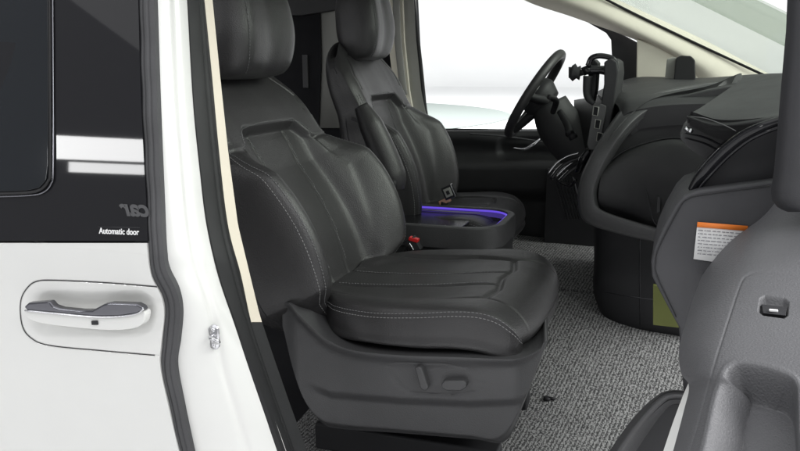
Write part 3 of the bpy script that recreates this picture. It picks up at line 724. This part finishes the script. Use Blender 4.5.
# lower column of the stack
low = ctrl('lower_stack', [
    [(594, 226, 2.300), (600, 228, 2.220), (640, 234, 2.180), (700, 240, 2.150)],
    [(594, 262, 2.300), (600, 264, 2.220), (640, 270, 2.180), (700, 278, 2.150)],
    [(593, 285, 2.300), (599, 289, 2.210), (640, 296, 2.170), (700, 305, 2.150)],
    [(597, 303, 2.300), (605, 316, 2.220), (640, 325, 2.170), (700, 334, 2.150)],
    [(606, 312, 2.320), (616, 325, 2.250), (642, 334, 2.210), (700, 340, 2.170)]], M['black'], D, thick=.1)
mb = MB(); mb.tube([P(640, 236, 2.170), P(639.5, 270, 1.915), P(640, 325, 2.160)], .0015, 5); mb.tube([P(600, 291, 1.955), P(640, 298, 1.915), P(690, 304, 2.150)], .0015, 5, sub=20); mb.build('column_joint', M['deep'], D)
prism('green_label', [(653, 285), (680, 290), (680, 328), (653, 325)], on(1.60), (0, .01, 0), M['olive'], D, bev=.001)
prism('column_cover', [(600, 234), (690, 240), (700, 330), (690, 338), (640, 333), (606, 318), (598, 295)], on(2.250), (0, .35, 0), M['black'], D, bev=.006)
# centre fascia display seen from its edge
cdp = prism('centre_display', [(604, 62), (611, 58), (617, 62), (618, 74), (613, 112), (605, 148), (594, 172), (584, 174), (593, 145), (599, 115), (604, 84)], on(2.02), (0, .24, 0), M['black'], D, bev=.004)
prism('vent', [(593, 108), (601, 104), (606, 106), (606, 112), (600, 144), (597, 150), (589, 150), (587, 144)], on(2.012), (0, .03, 0), M['plastic'], D, bev=.002)
mb = MB()
for k in range(3):
    q0, q1 = P(591.5+1.9*(2-k)+1, 141-13*k, 2.011), P(597+1.9*(2-k)+.5, 142-13*k, 2.011)
    up = P(593, 130, 2.011)-P(591.5, 140, 2.011)
    mb.add([q0, q1, q1+up*.85, q0+up*.85], [(0, 1, 2, 3)]); mb.tube([q0, q1, q1+up*.85, q0+up*.85], .0014, 5, closed=True, mi=1)
mb.build('vent_slat', [M['deep'], M['greytrim']], D)
mb = MB(); mb.tube([P(a, b, 2.0) for a, b in [(622, 128), (606, 150), (596, 168), (591, 178)]], .004, 8, sub=24); mb.build('fascia_trim', M['chrome'], D)
# passenger side dash top, overhanging the vent
pd = ctrl('passenger_pad', [
    [(742, 79, 2.05), (775, 74, 1.95), (840, 72, 1.8)],
    [(718, 96, 1.75), (765, 92, 1.62), (840, 90, 1.5)],
    [(700, 108, 1.52), (745, 110, 1.42), (840, 105, 1.32)],
    [(688, 115, 1.42), (724, 123, 1.35), (800, 112, 1.26)],
    [(687, 119, 1.42), (724, 129, 1.35), (797, 120, 1.25)],
    [(690, 126, 1.46), (727, 140, 1.38), (792, 128, 1.28)]], M['soft'], D, thick=.012, nu=70, nv=70)
mb = MB(); mb.tube([P(a, b, y-.004) for a, b, y in [(690, 116.5, 1.415), (706, 118.5, 1.385), (724, 125, 1.345), (736, 131, 1.32)]], .0007, 5, sub=20); mb.build('pad_stitch', M['threaddk'], D)
# vent cavity
prism('vent_cavity', [(684, 128), (692, 118), (740, 140), (760, 150), (716, 168), (686, 146), (680, 138)], on(1.46), (0, .1, 0), M['plastic'], D, bev=.002)
mb = MB()
for k in range(2): mb.tube([P(686, 133+5*k, 1.45), P(706, 138+6*k, 1.41), P(728, 149+7*k, 1.36)], .0032, 8, sub=20, flat=.5)
mb.build('vent_slat', M['gloss'], D)
mb = MB(); mb.tube([P(685, 128, 1.41), P(690.5, 131, 1.41)], .005, 8, flat=.7); mb.tube([P(690, 131, 1.405), P(691, 131, 1.39)], .004, 8); mb.build('vent_knob', M['chrome'], D)
# gloss black bow
gb = [(692, 190, 1.255), (698, 180, 1.25), (710, 166, 1.24), (726, 150, 1.23), (744, 136, 1.215), (762, 127, 1.20), (786, 119, 1.19)]
mb = MB(); mb.tube([P(*p) for p in gb], [.006, .008, .009, .009, .008, .007, .006], 14, sub=70)
mb.build('gloss_bow', M['gloss'], D)
mb = MB(); mb.tube([P(a+4, b+5, y-.004) for a, b, y in gb], .003, 8, sub=60); mb.build('bow_bead', M['gloss'], D)
# matte end cap under the bow and the grey end panel
prism('end_cap', [(697, 188), (710, 172), (727, 155), (745, 141), (765, 131), (800, 122), (800, 195), (740, 192)], on(1.25), (0, .18, 0), M['black'], D, bev=.002)
epl = [(651, 262), (655, 246), (664, 225), (676, 204), (685, 195), (700, 190), (740, 185), (800, 178), (800, 420), (686, 420), (681, 360), (679, 328), (664, 300), (652, 277)]
prism('end_panel', epl, on(1.222), (0, .22, 0), M['endpanel'], D, bev=.005)
mb = MB(); mb.tube([P(a, b, 1.2205) for a, b in [(676, 317), (657, 276), (655.5, 262), (659, 247), (680, 207), (688, 199), (702, 195), (770, 186)]], .0009, 5, sub=60); mb.build('panel_joint', M['black'], D)
lb = prism('warning_label', [(697.5, 222), (748, 226), (743, 266), (693.5, 259)], on(1.2195), (0, .001, 0), M['paper'], D, bev=0)
prism('label_header', [(697.5, 222), (748, 226), (747.4, 231), (696.9, 227)], on(1.2185), (0, .0009, 0), M['orange'], D, bev=0)
mb = MB(); random.seed(2)
for k in range(8):
    yy_ = 230+k*3.4; xx_ = 698-.1*k
    while xx_ < 742:
        w_ = random.uniform(1.2, 5); mb.tube([P(xx_, yy_+(xx_-698)*.08, 1.2185), P(xx_+w_, yy_+(xx_+w_-698)*.08, 1.2185)], .00055, 4); xx_ += w_+random.uniform(.7, 1.6)
mb.build('label_print', M['ink'], D)

# steering wheel
ctp = P(562, 52, 2.38); cbt = P(509, 135, 2.38); cen = (ctp+cbt)/2; axu = (ctp-cbt); Rw = np.linalg.norm(axu)/2; axu /= 2*Rw
nrm = np.cross(axu, (0, 1, 0)); nrm = nrm if nrm[0] > 0 else -nrm
mb = MB(); ring_ = [cen+Rw*.95*(axu*math.cos(t)+np.array((0, 1, 0))*math.sin(t)) for t in np.linspace(0, 2*math.pi, 72, endpoint=False)]
mb.tube(ring_, .0135, 14, closed=True); sw = mb.build('steering_wheel', M['leather'], VAN)
mb = MB(); hub = cen+nrm*.03
mb.tube([cen-nrm*.012, cen+nrm*.02, cen+nrm*.055], [.052, .062, .04], 24, sub=8)
for t, r_ in ((math.pi/2, 1), (-math.pi/2, 1), (math.pi, 1)):
    e = axu*math.cos(t)+np.array((0, 1, 0))*math.sin(t); mb.tube([hub+e*.03, cen+nrm*.012+e*.10, cen+e*Rw*.93], [.026, .020, .016], 10, sub=12, flat=.6)
mb.build('wheel_hub', M['black'], sw)
mb = MB(); e = np.array((0, -1, 0)); mb.tube([cen+e*.07+axu*.035+nrm*.004, cen+e*.07-axu*.03+nrm*.004], .0035, 8); mb.build('spoke_trim', M['chrome'], sw)
cs = MB(); c0 = cen+nrm*.05
cs.tube([c0, P(560, 125, 2.38), P(585, 150, 2.38), P(612, 170, 2.38)], [.052, .068, .08, .09], 20, sub=24)
sc_ = cs.build('steering_column', M['soft'], VAN)
mb = MB(); mb.tube([P(553, 112, 2.30), P(556, 101, 2.24), P(549, 97, 2.19)], [.008, .009, .007], 10, sub=14); mb.tube([P(560, 112, 2.26), P(568, 126, 2.22), P(570, 134, 2.20)], [.009, .011, .013], 10, sub=14); mb.build('stalk', M['black'], sc_)
mb = MB(); mb.tube([P(571, 133, 2.21), P(574, 139, 2.21)], .012, 12); mb.build('stalk_knob', M['black'], sc_)
# driver side instrument hood
ctrl('instrument_hood', [[(574, 100, 2.62), (596, 96, 2.62), (625, 86, 2.62)], [(574, 108, 2.4), (596, 104, 2.3), (620, 98, 2.2)], [(575, 150, 2.4), (592, 145, 2.25), (620, 140, 2.15)], [(585, 215, 2.5), (600, 215, 2.35), (620, 215, 2.2)]], M['soft'], D, thick=.04)
# chrome-edged selector fins under the display
for k, pts in enumerate([[(548, 174), (557, 163), (568, 156), (579, 153)], [(556, 177), (566, 167), (576, 160), (584, 156)]]):
    mb = MB(); mb.tube([P(a, b, 2.12+.02*k) for a, b in pts],   .0035, 8, sub=20, flat=.6); mb.tube([P(a+3, b+5, 2.13+.02*k) for a, b in pts], .0055, 8, mi=1, sub=20); mb.build('selector_fin', [M['chrome'], M['gloss']], D)
mb = MB(); mb.tube([P(590, 150, 2.06), P(583, 160, 2.06), P(578, 172, 2.07)], [.010, .012, .008], 8, sub=12); mb.tube([P(576, 180, 2.1), P(570, 186, 2.12), P(560, 182, 2.13)], .004, 8, sub=12); mb.build('selector_lever', M['gloss'], D)
# pedals area: ribbed dark kick panel in the driver's footwell
mb = MB()
for k in range(7): mb.box(P(560+k*3, 196, 2.62)+(0, 0, -.0), (.004, .02, .16), ax=((1, 0, 0), (0, 1, 0), (-.3, 0, .95)))
mb.box(P(592, 222, 2.78), (.32, .04, .36), 0)
bevel(mb.build('footwell_liner', M['black'], VAN), .002)

# phone holder clipped on the display
ph = empty('phone_holder', tuple(P(600, 80, 2.06)))
tag(ph, 'empty black phone holder with ball joint arm clipped to the centre display', 'phone holder')
yq = 2.05
mb = MB(); mb.tube([P(571, 72, yq), P(574, 72.5, yq), P(577, 72.8, yq), P(580, 73, yq)], [.016, .022, .014, .018], 10)
mb.tube([P(571, 67, yq), P(571, 78, yq)], .006, 8); mb.tube([P(580, 73, yq), P(590, 71, yq)], [.008, .006], 10); o = mb.build('clamp_knob', M['black'], ph)
mb = MB(); mb.tube([P(586, 66, yq), P(589, 74, yq)], .013, 12); mb.tube([P(588, 70, yq), P(600, 70, yq), P(611, 71, yq)], [.012, .010, .013], 12, sub=12); mb.build('ball_joint', M['gloss'], ph)
mb = MB(); mb.tube([P(588, 66, yq-.01), P(592, 58, yq-.01), P(602, 56, yq-.01), (P(614, 60, yq-.01)), P(616, 72, yq)], .007, 10, sub=30); mb.build('top_claw', M['gloss'], ph)
mb = MB(); mb.tube([P(588, 76, yq-.01), P(587, 92, yq-.01), P(589, 99, yq-.01), P(594, 104, yq-.01)], [.012, .010, .009, .006], 10, sub=20); mb.build('lower_claw', M['black'], ph)

prism('cradle', [(589, 63), (594, 59), (598, 63), (596, 90), (593, 103), (587, 99)], on(yq+.01), (0, .07, 0), M['black'], ph, bev=.003)

# ------------------------------------------------------------------ open front door
silh = smooth([(757, 190), (753, 203), (743, 219), (726, 235), (712, 254), (701, 278), (692, 302), (684, 328), (679, 350), (681, 373), (689, 386), (684, 410), (672, 455), (668, 470)], 90)
_c = catmull([(180, 1.10), (230, 1.09), (275, 1.05), (330, .94), (400, .81), (480, .70)], 80); DY, DZ = _c[:, 0], _c[:, 1]
def doordep(px, py):
    # inner skin: comes towards the viewer downwards and to the right
    s = (px-itp(silh, py))/60.0
    dep = float(np.interp(py, DY, DZ))
    dep += .13*math.exp(-max(0, s)*3.4)          # rolls away at the left shoulder
    dep -= .02*min(2.5, max(0, s))
    return PD(px, py, dep)
tray = [(708, 358), (724, 352), (770, 360), (800, 371), (800, 470), (690, 470)]
def inside(px, py, poly):
    c_ = False; n = len(poly); j = n-1
    for i in range(n):
        xi, yi = poly[i]; xj, yj = poly[j]
        if (yi > py) != (yj > py) and px < (xj-xi)*(py-yi)/(yj-yi)+xi: c_ = not c_
        j = i
    return c_
trayp = [tuple(q) for q in catmull([(716, 400), (725, 375), (731, 367), (742, 364), (765, 368), (787, 376), (795, 384), (797, 396), (798, 430), (798, 500), (690, 500), (704, 452)], 60, True)]
seam = smooth([(682, 470), (695, 432), (711, 375), (729, 318), (741, 283), (748, 275), (760, 272.5), (790, 275), (840, 280)], 40)
swp = [(760, 298), (765, 295.5), (784, 298.5), (789, 302), (788, 315), (784, 318), (763, 315), (758, 311), (760, 298)]
def dcd(px, py):
    d = -.0014*math.exp(-(ptd(px, py, seam)/1.0)**2)
    dt = ptd(px, py, trayp+[trayp[0]]); ins = inside(px, py, trayp)
    if dt < 12 or ins:
        sdv = -dt if ins else dt
        d -= .042*sst(1.5, -6, sdv)
        d += .0010*math.exp(-((sdv-4)/2)**2)
    d2 = ptd(px, py, swp); i2 = inside(px, py, swp)
    if d2 < 4 or i2: d -= .010*sst(.8, -3, -d2 if i2 else d2)
    return d
fd = pix('front_door', silh, [(860, 190), (860, 470)], doordep, M['doorcard'], VAN, nu=300, nv=420, disp=dcd, thick=.05, y0=191, y1=468)
def dpt(px, py, off): 
    p = doordep(px, py); v = EY-p; v /= np.linalg.norm(v); return p+v*off
prism('window_switch', [(761.5, 304), (787, 307), (786, 315.5), (763, 313)], lambda a, b: dpt(a, b, -.004), (0, .006, -.004), M['doordark'], fd, bev=.001)
mb = MB(); mb.box(dpt(773.5, 310.5, -.001), (.010, .004, .003)); bevel(mb.build('switch_mark', M['white'], fd), .001)
# window frame post rising from the door
fL = [(788, -20), (786, 30), (779, 110), (774, 170), (771, 190), (772, 200), (778, 208), (790, 213)]
fR = [(880, -20), (880, 213)]
pix('window_frame', fL, fR, lambda px, py: PD(px, py, 1.03+.03*math.exp(-max(0, px-itp(fL, py))/8)), M['doordark'], fd, nu=40, nv=90, thick=.03, y0=-20, y1=212)
# lower map pocket
pk = [(604, 470), (612, 446), (630, 420), (652, 399), (668, 392), (686, 392), (692, 404), (700, 470)]
ctrl('map_pocket', [
    [(592, 480, 1.14), (612, 447, 1.16), (634, 417, 1.18), (656, 396, 1.20), (672, 390, 1.21), (696, 392, 1.22)],
    [(598, 482, 1.11), (618, 450, 1.13), (639, 421, 1.15), (659, 400, 1.17), (673, 394, 1.18), (696, 396, 1.19)],
    [(606, 485, 1.12), (626, 454, 1.14), (645, 426, 1.16), (663, 406, 1.18), (674, 400, 1.19), (696, 402, 1.20)],
    [(612, 488, 1.16), (632, 458, 1.18), (650, 432, 1.20), (666, 412, 1.22), (676, 406, 1.23), (696, 408, 1.24)]], M['plastic'], fd, thick=.01)
prism('pocket_liner', [(600, 480), (628, 448), (648, 422), (664, 404), (700, 400), (700, 480)], lambda a, b: PD(a, b, 1.22), (0, .04, -.05), M['black'], fd, bev=.003)
ctrl('silver_strip', [[(690.5, 378, 1.0), (682, 398, .99), (672, 425, .98), (661, 458, .97)], [(694, 381, .99), (688, 400, .98), (681, 425, .97), (672, 458, .96)]], M['paint'], fd, thick=.006, fn=PD)
